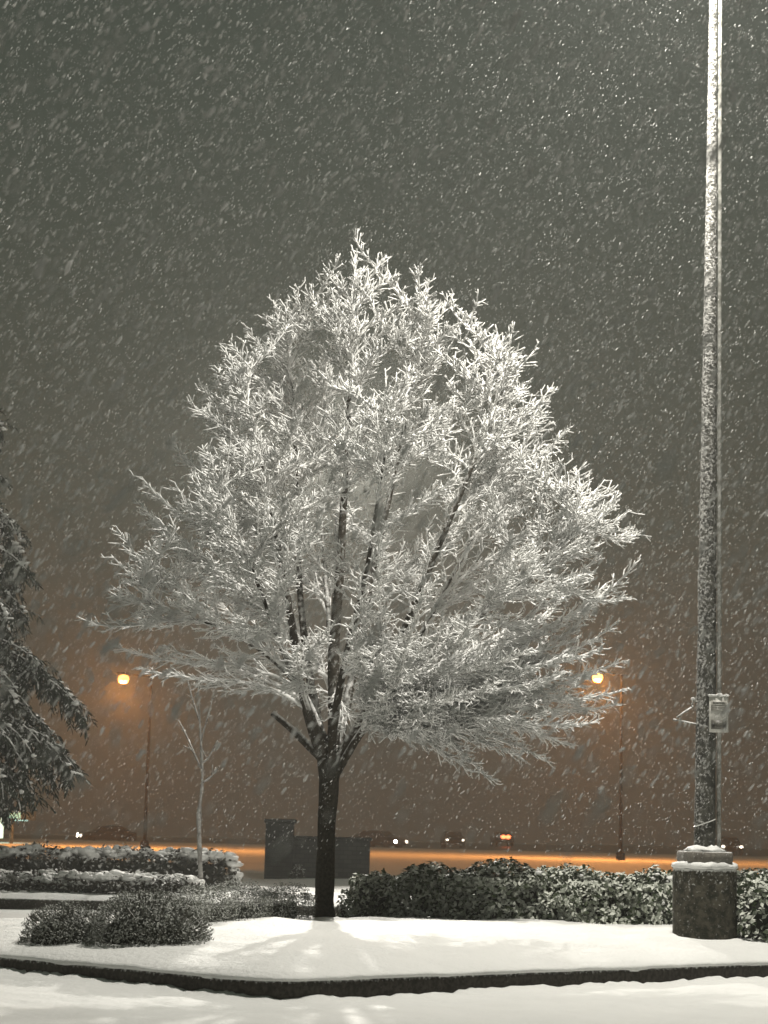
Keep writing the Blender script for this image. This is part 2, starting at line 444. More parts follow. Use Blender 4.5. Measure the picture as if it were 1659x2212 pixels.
def box_points(n, L, Wd, H, lump=.05, seed=0, top=.45):
    """points in the outer skin of a clipped hedge running along x, base at z=0"""
    side = rng.random(n); P = np.zeros((n, 3)); N = np.zeros((n, 3))
    u = rng.uniform(-.5, .5, n); w = rng.uniform(-.5, .5, n); h = rng.uniform(0.02, 1, n)
    t = side < top; f = (side >= top) & (side < .86); e = side >= .86
    P[t] = np.stack([u * L, w * Wd, np.full(n, H)], 1)[t]; N[t] = (0, 0, 1)
    sg = np.where(rng.random(n) < .7, -1, 1)
    P[f] = np.stack([u * L, sg * Wd / 2, h * H], 1)[f]; N[f, 1] = sg[f]
    se = np.where(rng.random(n) < .5, -1, 1)
    P[e] = np.stack([se * L / 2, w * Wd, h * H], 1)[e]; N[e, 0] = se[e]
    # round the shoulders and make it lumpy
    x, y, z = P.T
    rx = np.clip((np.abs(x) - (L / 2 - .18)) / .18, 0, 1); ry = np.clip((np.abs(y) - (Wd / 2 - .16)) / .16, 0, 1); rz_ = np.clip((z - (H - .16)) / .16, 0, 1)
    P[:, 2] -= .07 * (np.maximum(rx, ry)) ** 2 * rz_ ; P[:, 0] -= np.sign(x) * .07 * rx * rz_ ** 2; P[:, 1] -= np.sign(y) * .06 * ry * rz_ ** 2
    N2 = N + np.stack([np.sign(x) * rx, np.sign(y) * ry, rz_], 1) * .6
    q_ = fbm(P * 2.6 + seed, 3)
    P += N * (lump * 2 * q_ + rng.uniform(-lump * 1.4, lump * .8, n))[:, None]
    P[:, 2] = np.maximum(P[:, 2], .015)
    return P, N2
def rotz(P, a):
    c, s = math.cos(a), math.sin(a)
    return P @ np.array([[c, s, 0], [-s, c, 0], [0, 0, 1]])

def stems_part(root, n, half, H, mat):
    b = np.stack([rng.uniform(-.3, .3, n) * half[0], rng.uniform(-.3, .3, n) * half[1], np.full(n, -.05)], 1)
    t = np.stack([rng.uniform(-.9, .9, n) * half[0], rng.uniform(-.8, .8, n) * half[1], rng.uniform(.4, .9, n) * H], 1)
    mid = (b + t) / 2 + rng.normal(size=(n, 3)) * .03
    P = np.stack([b, mid, t], 1)
    pm = np.array(parent_world(root)); P = P @ pm[:3, :3].T + pm[:3, 3]
    return MB().tubes(P, np.tile(np.array([.012, .008, .004]), (n, 1)), 4).build('stems', mat, root)
def to_world(root, P):
    pm = np.array(parent_world(root)); return P @ pm[:3, :3].T + pm[:3, 3]

def round_shrub(name, loc, half, n, size, mat, label, cat='shrub', seed=0, square=2.3, aspect=.5, up_bias=.35, lump=.12, snow_n=0, core=.8, spikes=0, group=None):
    root = tag(empty(name, loc), label, cat, group)
    half = np.array(half)
    P, N = shrub_points(n, half, square=square, lump=lump, seed=seed)
    P[:, 2] = P[:, 2] + half[2] * .0
    keep = P[:, 2] > -.02
    P, N = P[keep], N[keep]
    mb = MB(); leaves(mb, to_world(root, P), N * .8 + rng.normal(size=P.shape) * .8 + np.array([0, 0, up_bias]), size, aspect)
    mb.build('foliage', mat, root)
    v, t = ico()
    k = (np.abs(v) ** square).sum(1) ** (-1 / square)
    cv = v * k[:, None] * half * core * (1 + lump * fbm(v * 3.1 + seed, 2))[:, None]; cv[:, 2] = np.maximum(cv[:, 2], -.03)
    MB().add(to_world(root, cv), t=t).build('shade_core', M['core'], root)  # opaque lump, dark colour standing for shade behind the leaves
    stems_part(root, 14, half, half[2], M['limb'])
    if spikes:
        d = rng.normal(size=(spikes, 3)); d[:, 2] = np.abs(d[:, 2]); d /= np.linalg.norm(d, axis=1, keepdims=True)
        s = d * ((np.abs(d) ** square).sum(1) ** (-1 / square))[:, None] * half
        P3 = np.stack([s * .85, s * 1.02 + rng.normal(size=s.shape) * .01, s * rng.uniform(1.03, 1.09, (spikes, 1)) + np.array([0, 0, .015])], 1)
        MB().tubes(to_world(root, P3), np.tile(np.array([.005, .0045, .003]), (spikes, 1)), 4).build('twigs', M['frost_twig'], root)
    return root
def hedge(name, loc, L, Wd, H, rz, n, size, mat, label, cat='hedge', seed=0, aspect=.5, up_bias=.4, lump=.05, snow_n=0, snow_s=.09, group=None, top=.45):
    root = tag(empty(name, loc, rz), label, cat, group)
    P, N = box_points(n, L, Wd, H, lump, seed, top)
    mb = MB(); leaves(mb, to_world(root, P), rotz(N, rz) * .7 + rng.normal(size=P.shape) * .75 + np.array([0, 0, up_bias]), size, aspect)
    mb.build('foliage', mat, root)
    # solid core filling the hedge, the shade inside put into its dark colour
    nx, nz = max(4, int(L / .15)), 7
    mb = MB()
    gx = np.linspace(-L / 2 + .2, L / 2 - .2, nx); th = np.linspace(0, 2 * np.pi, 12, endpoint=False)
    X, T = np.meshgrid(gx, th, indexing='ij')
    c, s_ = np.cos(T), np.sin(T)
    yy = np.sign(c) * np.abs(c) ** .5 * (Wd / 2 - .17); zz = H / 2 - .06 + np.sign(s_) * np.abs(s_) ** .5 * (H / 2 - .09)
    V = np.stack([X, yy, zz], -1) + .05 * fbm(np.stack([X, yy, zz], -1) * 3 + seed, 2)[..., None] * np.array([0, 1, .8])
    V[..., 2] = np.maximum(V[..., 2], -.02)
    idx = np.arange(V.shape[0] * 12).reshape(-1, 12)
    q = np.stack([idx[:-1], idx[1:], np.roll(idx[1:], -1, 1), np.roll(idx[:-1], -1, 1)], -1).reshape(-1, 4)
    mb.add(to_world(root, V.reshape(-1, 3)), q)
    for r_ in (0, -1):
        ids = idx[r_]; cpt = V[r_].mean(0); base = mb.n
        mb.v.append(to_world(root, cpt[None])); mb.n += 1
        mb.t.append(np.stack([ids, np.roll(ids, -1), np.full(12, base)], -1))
    mb.build('shade_core', M['core'], root)
    if snow_n:
        C, Nn = box_points(snow_n * 3, L, Wd, H, lump * .6, seed, 1.0)
        k = fbm(C * np.array([2.2, 2.2, 0]) + seed + 3, 2) > -.25
        C = C[k][:snow_n]
        S = np.stack([rng.uniform(.6, 1.4, len(C)), rng.uniform(.6, 1.3, len(C)), rng.uniform(.35, .7, len(C))], 1) * snow_s * rng.uniform(.6, 1.3, (len(C), 1))
        mb = MB(); blobs(mb, to_world(root, C + np.array([0, 0, .0])), S, .35)
        mb.build('snow_cap', M['cap_snow'], root, smooth=True)
    return root
M['frost_twig'] = snowy('frosted_twig', (.07, .07, .055), (.12, .12, .10), .2, 1.2, 30, .8, 20, .8, (.40, .41, .38))

# ---- right-hand laurel hedge and its neighbours
LAUREL = 'laurel shrubs on the right of the tree'
a = on(846, 1984, .28); b_ = on(1432, 2012, .27)
mid = (a + b_) / 2; dirv = b_ - a; L = np.linalg.norm(dirv[:2]); rz = math.atan2(dirv[1], dirv[0])
nrm = np.array([-math.sin(rz), math.cos(rz), 0])
c = mid + nrm * .42
hedge('laurel_hedge', (c[0], c[1], .27), L, .84, .62, rz, 13000, .078, M['laurel'],
      'long clipped laurel hedge with snow dusted leaves between the tree and the lamp post', seed=3, lump=.075, snow_n=60, snow_s=.035, aspect=.55)
p = on(805, 1977, .30)
round_shrub('laurel_shrub', (p[0] + .02, p[1] + .30, .28), (.34, .38, .54), 2300, .078, M['laurel'],
            'small dark laurel shrub just right of the tree trunk', seed=11, square=3.2, aspect=.55)
p = at(1545, 1990, 25.2)
hedge('laurel_hedge', (p[0], p[1], .26), 1.7, .8, .66, .12, 3600, .080, M['laurel'],
      'snowy laurel hedge partly hidden behind the concrete lamp base', seed=17, snow_n=50, snow_s=.035, aspect=.55)
p = at(1680, 2030, 22.3)
round_shrub('laurel_shrub', (p[0] + .05, p[1] + .3, .22), (.50, .45, .72), 2800, .080, M['laurel'],
            'laurel shrub cut by the right edge of the photo beside the lamp base', seed=23, square=3.0, aspect=.55)
p = on(742, 1977, .32)
round_shrub('laurel_sprig', (p[0], p[1] + .1, .31), (.09, .10, .30), 110, .075, M['laurel'],
            'thin snowy laurel sprig rising beside the trunk foot', 'sprig', seed=29, square=2.2, aspect=.5, core=.3, up_bias=.9)

# ---- near left shrubs
p = on(313, 2058, .22)
round_shrub('frosted_shrub', (p[0], p[1] + .35, .19), (.57, .50, .54), 14500, .030, M['frosted'],
            'large rounded frosted shrub in front on the left of the bed', seed=31, square=2.5, spikes=260, aspect=.42, lump=.10)
p = on(133, 2050, .21)
round_shrub('frosted_shrub', (p[0], p[1] + .28, .18), (.42, .37, .40), 7500, .029, M['frosted'],
            'small frosted shrub at the left end beside the larger round one', seed=37, square=2.8, spikes=150, aspect=.42, lump=.16)
a = on(432, 2016, .28); b_ = on(676, 1984, .30)
mid = (a + b_) / 2; dirv = b_ - a; L = np.linalg.norm(dirv[:2]); rz = math.atan2(dirv[1], dirv[0])
nrm = np.array([-math.sin(rz), math.cos(rz), 0]); c = mid + nrm * .3
hedge('frosted_hedge', (c[0], c[1], .27), L, .66, .40, rz, 14000, .030, M['frosted'],
      'low grey clipped hedge running back to the tree trunk', seed=41, lump=.055, aspect=.42)

# ---- far hedges
c = at(120, 1935, 34.3)
hedge('low_hedge', (c[0], c[1] + .2, .18), 4.6, 1.0, .30, R(-1), 3200, .085, M['hedge_far'],
      'knee high hedge under snow along the far kerb on the left', seed=47, lump=.05, snow_n=330, snow_s=.085)
c = at(200, 1905, 38.6)
hedge('clipped_hedge', (c[0] - .35, c[1] + .5, .20), 5.9, 1.1, .60, R(1.2), 4600, .10, M['hedge_far'],
      'dark clipped hedge with a thick lumpy snow top on the left', seed=53, lump=.07, snow_n=460, snow_s=.105)
c = at(642, 1895, 45.2)
round_shrub('small_shrub', (c[0], c[1], .2), (.18, .16, .36), 420, .07, M['hedge_far'],
            'small dark shrub at the foot of the stone sign', seed=59, square=2.4)

# ------------------------------------------------------------------ trees
def curve_pts(P0, P1, d0, d1, K):
    t = np.linspace(0, 1, K)[:, None]; L = np.linalg.norm(P1 - P0)
    B1 = P0 + d0 * L * .38; B2 = P1 - d1 * L * .34
    return (1 - t) ** 3 * P0 + 3 * (1 - t) ** 2 * t * B1 + 3 * (1 - t) * t ** 2 * B2 + t ** 3 * P1
def spline(pts, K):
    pts = np.asarray(pts, float); s = np.concatenate([[0], np.cumsum(np.linalg.norm(np.diff(pts, axis=0), axis=1))]); s /= s[-1]
    t = np.linspace(0, 1, K); tan = np.gradient(pts, s, axis=0)
    out = np.zeros((K, 3)); j = np.clip(np.searchsorted(s, t, side='right') - 1, 0, len(s) - 2)
    h = (s[j + 1] - s[j])[:, None]; x = ((t - s[j])[:, None]) / h
    out = (2*x**3-3*x**2+1)*pts[j] + (x**3-2*x**2+x)*h*tan[j] + (-2*x**3+3*x**2)*pts[j+1] + (x**3-x**2)*h*tan[j+1]
    return out
def unit(v): return v / (np.linalg.norm(v, axis=-1, keepdims=True) + 1e-9)

def offspring(P, spacing, t0, t1, len_lo, len_hi, angle, K, out_c=None, horiz=0.0, lift=0.0, taper=.6, jitter=.25, minlen=.0):
    """children along parents P (n,K0,3); vectorised"""
    n, K0, _ = P.shape
    seg = np.linalg.norm(np.diff(P, axis=1), axis=2); Ltot = seg.sum(1)
    cnt = np.maximum(1, np.round(Ltot * (t1 - t0) / spacing).astype(int))
    par = np.repeat(np.arange(n), cnt)
    first = np.concatenate([[0], np.cumsum(cnt)[:-1]]); j = np.arange(len(par)) - np.repeat(first, cnt)
    t = t0 + (t1 - t0) * (j + rng.uniform(.1, .9, len(par))) / cnt[par]
    f = t * (K0 - 1); i = np.clip(f.astype(int), 0, K0 - 2); w = (f - i)[:, None]
    B = P[par, i] * (1 - w) + P[par, i + 1] * w
    T = unit(P[par, i + 1] - P[par, i])
    ref = np.cross(T, np.array([0, 0, 1.0])); ref = unit(ref + rng.normal(size=ref.shape) * .05)   # sideways
    bi = np.cross(T, ref)
    az = np.where(j % 2 == 0, 0, np.pi) + rng.normal(size=len(par)) * (.5 + .5 * (1 - horiz))
    az = np.where(rng.random(len(par)) < (1 - horiz) * .55, rng.uniform(0, 2 * np.pi, len(par)), az)
    side = ref * np.cos(az)[:, None] + bi * np.sin(az)[:, None]
    an = angle * rng.uniform(.75, 1.25, len(par))
    D = unit(T * np.cos(an)[:, None] + side * np.sin(an)[:, None])
    if out_c is not None:
        o = B - out_c; o[:, 2] *= .25; D = unit(D + .35 * unit(o))
    Ln = rng.uniform(len_lo, len_hi, len(par)) * (1 - taper * t) 
    Ln = np.maximum(Ln, minlen)
    s = np.linspace(0, 1, K)[None, :, None]
    up_v = np.array([0, 0, 1.0])
    C = B[:, None] + D[:, None] * Ln[:, None, None] * s + up_v * (lift * Ln)[:, None, None] * s ** 2
    C[:, 1:] += rng.normal(size=(len(par), K - 1, 3)) * (Ln * jitter * .12)[:, None, None]
    return C, par, t

TREE_D = 25.0
base = on(701, 1973, .34); TREE_D = base[1]
tree = tag(empty('bare_tree', base), 'big bare tree with every twig coated in snow, standing on the mound', 'tree')
def TP(px, py, dy=0.0): return at(px, py, TREE_D + dy)
# trunk up to the fork
tp = spline([TP(701, 1990), TP(701, 1960), TP(705, 1800), TP(712, 1680), TP(714, 1610)], 26)
tr = np.interp(np.linspace(0, 1, 26), [0, .06, .12, .5, .8, .92, 1], [.150, .128, .118, .112, .125, .165, .14])
mb = MB().tubes(tp, tr, 20)
vv = mb.v[0]; nz = fbm(vv * np.array([14, 14, 4.0]), 3); ax = np.repeat(tp, 20, 0)
mb.v[0] = ax + (vv - ax) * (1 + .07 * nz)[:, None]
mb.build('trunk', M['bark'], tree, smooth=True)
# sawn stub on the left of the fork
st = spline([TP(708, 1650), TP(668, 1612), TP(630, 1575), TP(588, 1540)], 12)
MB().tubes(st, np.linspace(.06, .036, 12), 10).build('cut_stub', M['limb'], tree, smooth=True)

STEMS = [
 [(716, 1660, 0), (722, 1560, .03), (720, 1440, .05), (733, 1250, .0), (748, 980, 0), (762, 720, 0), (766, 590, 0)],
 [(708, 1665, 0), (676, 1580, -.1), (655, 1500, -.2), (628, 1330, -.4), (590, 1120, -.5), (548, 930, -.5), (500, 790, -.4)],
 [(710, 1670, 0), (690, 1570, .2), (672, 1480, .35), (648, 1280, .6), (640, 1030, .7), (625, 800, .6), (600, 690, .5)],
 [(722, 1670, 0), (752, 1605, -.1), (795, 1530, -.15), (856, 1400, -.3), (935, 1210, -.5), (1015, 1020, -.6), (1085, 830, -.5), (1100, 750, -.5)],
 [(722, 1660, 0), (742, 1560, .2), (765, 1440, .4), (805, 1240, .7), (858, 1000, .8), (900, 780, .7), (920, 650, .6)],
 [(714, 1660, -.05), (722, 1560, -.4), (745, 1430, -.9), (790, 1240, -1.5), (825, 1020, -1.9), (850, 860, -1.9)],
 [(718, 1660, .05), (724, 1540, .5), (715, 1400, 1.0), (700, 1200, 1.6), (690, 960, 1.9), (700, 820, 1.9)],
 [(726, 1672, 0), (775, 1590, -.3), (850, 1490, -.6), (960, 1390, -.9), (1090, 1290, -1.0), (1210, 1180, -.9), (1290, 1120, -.8)],
 [(704, 1600, 0), (650, 1490, .1), (570, 1410, .1), (470, 1355, .0), (370, 1320, -.1), (290, 1290, -.1)],
 [(706, 1640, -.05), (672, 1545, -.5), (620, 1430, -1.2), (560, 1270, -1.7), (500, 1120, -2.0), (460, 1010, -2.0)],
 [(728, 1640, .1), (790, 1540, .6), (890, 1400, 1.2), (1000, 1200, 1.6), (1090, 1030, 1.7), (1150, 930, 1.6)],
]
STEM_R = [.085, .068, .062, .070, .062, .056, .056, .052, .045, .048, .048]
stems = []
for k, s in enumerate(STEMS):
    stems.append(spline([TP(*x) for x in s], 28))
TIPS = [ # px, py, depth offset: ends of branches along the outline, then through the crown
 (765,515,0),(835,560,.1),(725,565,-.2),(860,600,.3),(705,600,.2),(632,622,.3),(655,640,-.4),(575,690,.3),(600,665,-.5),(512,712,.2),(475,740,-.3),(420,836,.2),(395,870,-.4),(362,955,.3),(305,1030,-.1),(300,1082,.4),
 (256,1145,-.2),(330,1180,-.8),(246,1282,.3),(184,1340,-.1),(240,1390,.5),(300,1440,-.4),
 (922,578,.1),(985,650,-.3),(1066,655,.2),(1040,700,-.5),(1106,735,.1),(1130,800,-.5),(1212,842,.2),(1190,890,-.6),(1236,932,0),(1250,1015,.3),(1240,1080,-.7),(1290,1130,0),(1366,1160,0),(1376,1216,.2),
 (1352,1290,-.2),(1330,1345,.3),(1300,1400,-.6),(1348,1428,.1),(1350,1490,-.2),(1335,1520,.3),(1290,1560,-.5),(1232,1612,.2),(1180,1642,-.3),(1062,1690,-.6),(1120,1600,.6),(1010,1640,.2),(960,1600,-1.0),
 (880,1560,-1.4),(1180,1540,-1.3),(1220,1450,-1.5),(1150,1400,-2.1),(1200,1270,-1.7),(1130,1180,-2.2),(1060,1060,-2.2),(1150,1000,-1.4),(980,930,-1.9),(900,800,-1.6),(960,760,-1.0),(820,740,-1.2),(780,900,-2.2),(700,820,-1.8),
 (640,900,-1.6),(560,860,-1.1),(560,1000,-1.9),(480,960,-1.1),(440,1080,-1.4),(380,1130,-1.0),(480,1180,-2.1),(380,1260,-1.5),(520,1330,-2.4),(600,1240,-2.7),(700,1100,-2.8),(820,1150,-2.9),(920,1250,-2.8),(1020,1330,-2.6),(880,1400,-2.9),(760,1330,-3.0),(1080,1470,-2.0),(980,1500,-2.3),
 (640,1400,-2.6),(830,1500,-2.2),(1100,1560,-.9),(1060,1450,2.0),(1180,1380,1.8),(1240,1260,1.5),(1160,1150,2.0),(1080,980,2.1),(1180,1000,1.2),(1000,850,1.8),(900,740,1.4),(800,780,2.0),(700,760,1.5),(600,830,1.5),(520,920,1.7),(460,1050,1.5),(400,1180,1.6),(480,1400,1.5),(620,1280,2.6),(740,1150,2.8),(880,1200,2.7),(980,1330,2.5),(840,1400,2.4),(560,1150,2.4),(690,980,2.5),(850,960,2.5),(960,1060,2.5),
]
_oy = [520, 600, 700, 800, 900, 1030, 1150, 1250, 1340, 1400, 1450, 1500, 1560, 1640]
_ol = [740, 705, 580, 450, 405, 320, 290, 270, 240, 280, 340, 420, 560, 720]
_or = [800, 860, 1050, 1120, 1210, 1245, 1300, 1340, 1330, 1315, 1330, 1320, 1260, 1130]
for _ in range(125):
    py = rng.uniform(620, 1600); l_, r_ = np.interp(py, _oy, _ol) + 35, np.interp(py, _oy, _or) - 35
    px = rng.uniform(l_, r_); cx_ = (l_ + r_) / 2; hw = (r_ - l_) / 2
    if (py > 1400 and px < 560) or (py > 1230 and px < 640 and rng.random() < .6): continue
    dm = math.sqrt(max(.05, 1 - ((px - cx_) / hw) ** 2)) * min(hw, 480) * TREE_D / F_PX
    TIPS.append((px, py, dm * rng.choice([-1, 1]) * rng.uniform(.25, 1.0)))
TIPS += [(430,1130,.5),(400,1200,-.4),(450,1060,.8),(350,1230,.4),(460,1230,-.8),(330,1120,.2),(380,1050,-.5),(500,1180,.3),(420,1290,-.6),(300,1340,.3),(360,1400,-.2),
 (660,690,.4),(800,640,-.3),(740,620,.3),(545,735,.0),(450,800,.2),(440,900,-.6),(520,830,.6),(870,690,.2),(945,640,.2),(1040,760,.3),(1150,830,.0),(1100,880,.5),(1180,960,.2),(1290,1200,.1),(1310,1260,.5),(1270,1330,.2),(1240,1400,.4),(1200,1500,.2),(1130,1500,.5),(1240,1560,-.4),(1190,1600,.4),(1130,1640,-.5),(1080,1600,-.9),(1020,1670,-.1),(950,1620,.3),(900,1590,-.6),(1010,1560,.9),(1150,1450,-.8),(860,1540,.8),(1260,1480,.6),(1060,1520,.2),(980,1450,-.6),(1100,1400,.4),(800,1470,-1.4),(870,1450,1.0)]
TIPS += [(728,930,-.8),(745,960,-1.3),(708,950,.6),(735,985,.9),(722,900,-.4),(750,900,.5),(720,965,-.2),(960,760,.1),(975,830,-.5),(930,880,.6),(1000,900,.1),(940,960,-.4),(860,700,-.2),(720,680,-.4),(690,760,.2),(620,900,.4),(560,960,-.3),(1060,960,.3),(1110,1090,-.2)]
ZTOP = TP(765, 500)[2]
CEN = TP(735, 1150, 0)
per_stem = [[] for _ in stems]
allS = np.stack(stems)                                            # (S,28,3)
for px, py, dy in TIPS:
    if py < 1000: px = 765 + (px - 765) * (.86 + .13 * (py - 500) / 500); py -= 4; dy *= .55 + .4 * (py - 500) / 500
    tip = TP(px, py, dy)
    best = None
    h = np.linalg.norm((allS - tip)[..., :2], axis=2)
    low = py > 1380
    slope = (-.05 if py > 1560 else .30) if low else .85
    rise = tip[2] - allS[..., 2]
    cost = np.abs(rise - slope * h) * 1.2 + h * .42 + np.where(h < .3, .8, 0) + np.maximum(0, -rise - (.5 if py > 1560 else 0)) * 4
    k, i = np.unravel_index(np.argmin(cost), cost.shape)
    i = min(max(i, 4), 25)
    P0 = stems[k][i]; T = unit(stems[k][i + 1] - stems[k][i - 1])
    out = tip - P0; d0 = unit(T * .75 + unit(out) * .7)
    d1 = unit(unit(out) * .9 + np.array([0, 0, -.30 if py > 1560 else (.15 if low else .40)]))
    per_stem[k].append(curve_pts(P0, tip, d0, d1, 12))
nb = 0
M_T = M['twig']
for k, s in enumerate(stems):
    rad = np.interp(np.linspace(0, 1, 28), [0, .25, .6, 1], [1, .8, .45, .12]) * STEM_R[k]
    lm = MB().tubes(s, rad, 10).build('limb', M['limb'], tree, smooth=True)
    mains = [curve_pts(s[20], s[27] + unit(s[27] - s[25]) * .25, unit(s[21] - s[20]), unit(s[27] - s[25]), 12)] + per_stem[k]
    mains = np.stack(mains)
    mb = MB()
    Lm = np.linalg.norm(mains[:, -1] - mains[:, 0], axis=1)
    mr = np.linspace(1, .33, 12)[None] * (.013 + .0085 * np.clip(Lm, 0, 2.6))[:, None]
    mb.tubes(mains, mr, 6)
    # second order branches on the mains, plus some straight off the stem
    z_low = mains[:, :, 2].mean()
    A2, par, t = offspring(mains, .105 * (1.35 if k == 8 else 1), .10, .97, .34, .78, R(34), 7, CEN, horiz=.7, lift=.10, taper=.74, minlen=.12, jitter=.10)
    fz_ = np.clip((ZTOP - A2[:, 0, 2]) / 3.6, .28, 1)[:, None, None] * (1 - .55 * np.clip((t - .55) / .4, 0, 1))[:, None, None]; A2 = A2[:, :1] + (A2 - A2[:, :1]) * fz_
    S2, _, _ = offspring(s[None], .17, .45, .98, .4, .95, R(50), 7, CEN, horiz=.3, lift=.15, taper=.5)
    A2 = np.concatenate([A2, S2])
    mb.tubes(A2, np.tile(np.linspace(.0115, .0075, 7), (len(A2), 1)), 5)
    # short side twigs, fishbone fashion
    A3, _, _ = offspring(A2, .058 * (1.6 if k == 8 else 1.25 if k in (1, 9, 7) else 1), .06, 1.0, .12, .28, R(50), 4, CEN, horiz=.75, lift=.06, taper=.40, jitter=.05)
    B3, _, _ = offspring(mains, .050, .2, 1.0, .12, .30, R(50), 4, CEN, horiz=.75, lift=.06, taper=.45, jitter=.05)
    A3 = np.concatenate([A3, B3])
    mb.tubes(A3, np.tile(np.linspace(.0108, .0076, 4), (len(A3), 1)), 4)
    A4, _, _ = offspring(A3, .17, .2, .98, .05, .12, R(48), 3, None, horiz=.7, lift=.1, taper=.2)
    mb.tubes(A4, np.tile(np.array([.0082, .0078, .006]), (len(A4), 1)), 4, cap=False)
    nb += len(A2) + len(A3) + len(A4)
    mb.build('twigs', M_T, lm)
    
print('twigs', nb)

# young sapling in front of the far hedge, its trunk plastered with snow
sb = at(434, 1905, 37.6); sb[2] = .2
sap = tag(empty('sapling', sb), 'thin snow plastered sapling in front of the dark far hedge', 'sapling')
def SP(px, py, dy=0): return at(px, py, 37.6 + dy)
sp = spline([SP(434, 1912), SP(431, 1830), SP(430, 1760), SP(437, 1690), SP(436, 1640), SP(432, 1570), SP(428, 1480)], 24)
m_sap = snowy('plastered_trunk', (.14, .13, .12), (.30, .29, .27), -.3, .7, 9, 1.5, 6, .8, (.62, .62, .6))
MB().tubes(sp, np.linspace(.046, .012, 24) * (1 + .15 * rng.normal(size=24)), 8).build('trunk', m_sap, sap, smooth=True)
br = np.stack([curve_pts(SP(434, 1660), SP(385, 1555, .2), unit(SP(420, 1630) - SP(434, 1660)), unit(SP(385, 1555) - SP(405, 1590)), 8),
               curve_pts(SP(436, 1650), SP(470, 1600, -.2), unit(SP(450, 1640) - SP(436, 1650)), unit(SP(470, 1600) - SP(455, 1625)), 8),
               curve_pts(SP(434, 1600), SP(462, 1490, .1), unit(SP(442, 1570) - SP(434, 1600)), unit(SP(462, 1490) - SP(458, 1520)), 8),
               curve_pts(SP(432, 1560), SP(405, 1470, -.1), unit(SP(425, 1540) - SP(432, 1560)), unit(SP(405, 1470) - SP(412, 1500)), 8),
               curve_pts(SP(438, 1690), SP(475, 1655, .1), unit(SP(450, 1685) - SP(438, 1690)), unit(SP(475, 1655) - SP(465, 1665)), 8)])
mb = MB().tubes(br, np.tile(np.linspace(.022, .010, 8), (5, 1)), 5)
A3, _, _ = offspring(br, .14, .2, 1, .12, .3, R(48), 4, None, horiz=.3, lift=.1)
mb.tubes(A3, np.tile(np.linspace(.010, .007, 4), (len(A3), 1)), 4)
mb.build('twigs', m_sap, sap)

# ---- drooping conifer at the left edge
cb = at(-118, 1880, 36.0); cb[2] = .2
con = tag(empty('conifer_tree', cb), 'dark drooping conifer with snow on its boughs at the left edge', 'tree')
ctop = at(-128, 700, 36.0)
MB().tubes(spline([cb - [0, 0, .2], cb + (ctop - cb) * .5, ctop], 20), np.linspace(.26, .05, 20), 12).build('trunk', M['bark'], con, smooth=True)
CT = [ # tip px, py, depth offset
 (48,950,0),(20,1000,-.5),(35,1055,.4),(8,1090,-.4),(30,1128,.3),(62,1150,-.2),(88,1215,.2),(104,1262,-.4),(78,1300,.4),(96,1345,0),(52,1372,-.6),(66,1398,.3),(30,1420,-.2),(-10,1180,-.8),(0,1290,-1.0),(-10,1380,-.9),
 (88,1500,.3),(132,1500,-.2),(60,1540,-.8),(178,1530,.1),(204,1562,-.2),(150,1620,.4),(120,1640,-.6),(176,1668,.1),(192,1690,-.2),(140,1710,.3),(106,1740,-.1),(70,1760,-.5),(40,1772,.3),(80,1680,-1.0),(30,1620,-1.2),(20,1700,-1.1),(0,1760,.2),(-20,1560,-1.2),
 (-250,1000,.5),(-260,1200,-.6),(-300,1400,.6),(-340,1600,-.4),(-330,1720,.5),(-100,1300,2.0),(-110,1600,2.4),(-60,1500,-2.2),(-90,1660,-2.4),(-40,1720,1.6)]
CT += [(px + rng.uniform(-22, 12), py + rng.uniform(-25, 25), dy + rng.uniform(-.5, .5)) for (px, py, dy) in CT if px > -200]
for (px, py, dy) in CT:
    if px > -50: px -= 42 if py < 1440 else 26; py -= 22
    tip = at(px, py, 36.0 + dy)
    hz = math.hypot(tip[0] - cb[0], tip[1] - cb[1])
    z0 = tip[2] + .28 * hz + .1
    P0 = np.array([cb[0], cb[1], z0])
    out = unit((tip - P0) * np.array([1, 1, 0]))
    cv = curve_pts(P0, tip, unit(out + np.array([0, 0, .35])), unit(out * .7 + np.array([0, 0, -1.0])), 14)
    bo = MB().tubes(cv, np.linspace(.045, .012, 14), 6).build('bough', M['limb'], con)
    # hanging sprays of needles
    sub, par, t = offspring(cv[None], .085, .30, 1.0, .30, .55, R(50), 5, None, horiz=.85, lift=-.55, taper=.35)
    mb = MB()
    n1, _, _ = offspring(sub, .030, .05, 1, .10, .19, R(38), 3, None, horiz=.2, lift=-.35, taper=.3)
    # each needle tuft a narrow drooping blade
    W_ = unit(np.cross(n1[:, 2] - n1[:, 0], rng.normal(size=(len(n1), 3)))) * .016
    V = np.stack([n1[:, 0] - W_ * .4, n1[:, 0] + W_ * .4, n1[:, 1] + W_, n1[:, 1] - W_, n1[:, 2] + W_ * .4, n1[:, 2] - W_ * .4], 1)
    ix = np.arange(len(n1))[:, None] * 6
    mb.add(V.reshape(-1, 3), np.concatenate([ix + np.array([[0, 1, 2, 3]]), ix + np.array([[3, 2, 4, 5]])]))
    mb.build('foliage', M['needles'], bo)
    w = rng.random(14) < .5
    C = cv[5:][w[5:]] + np.array([0, 0, .02])
    if len(C):
        S = np.stack([rng.uniform(.04, .10, len(C)), rng.uniform(.04, .09, len(C)), rng.uniform(.02, .045, len(C))], 1)
        mb = MB(); blobs(mb, C, S, .4)
        w2 = rng.random(len(sub)) < .12
        sp_ = sub[w2]; Rr = np.tile(np.linspace(.022, .008, 5), (len(sp_), 1)); mb.tubes(sp_ + np.array([0, 0, .015]), Rr, 5)
        mb.build('snow', M['cap_snow'], bo, smooth=True)

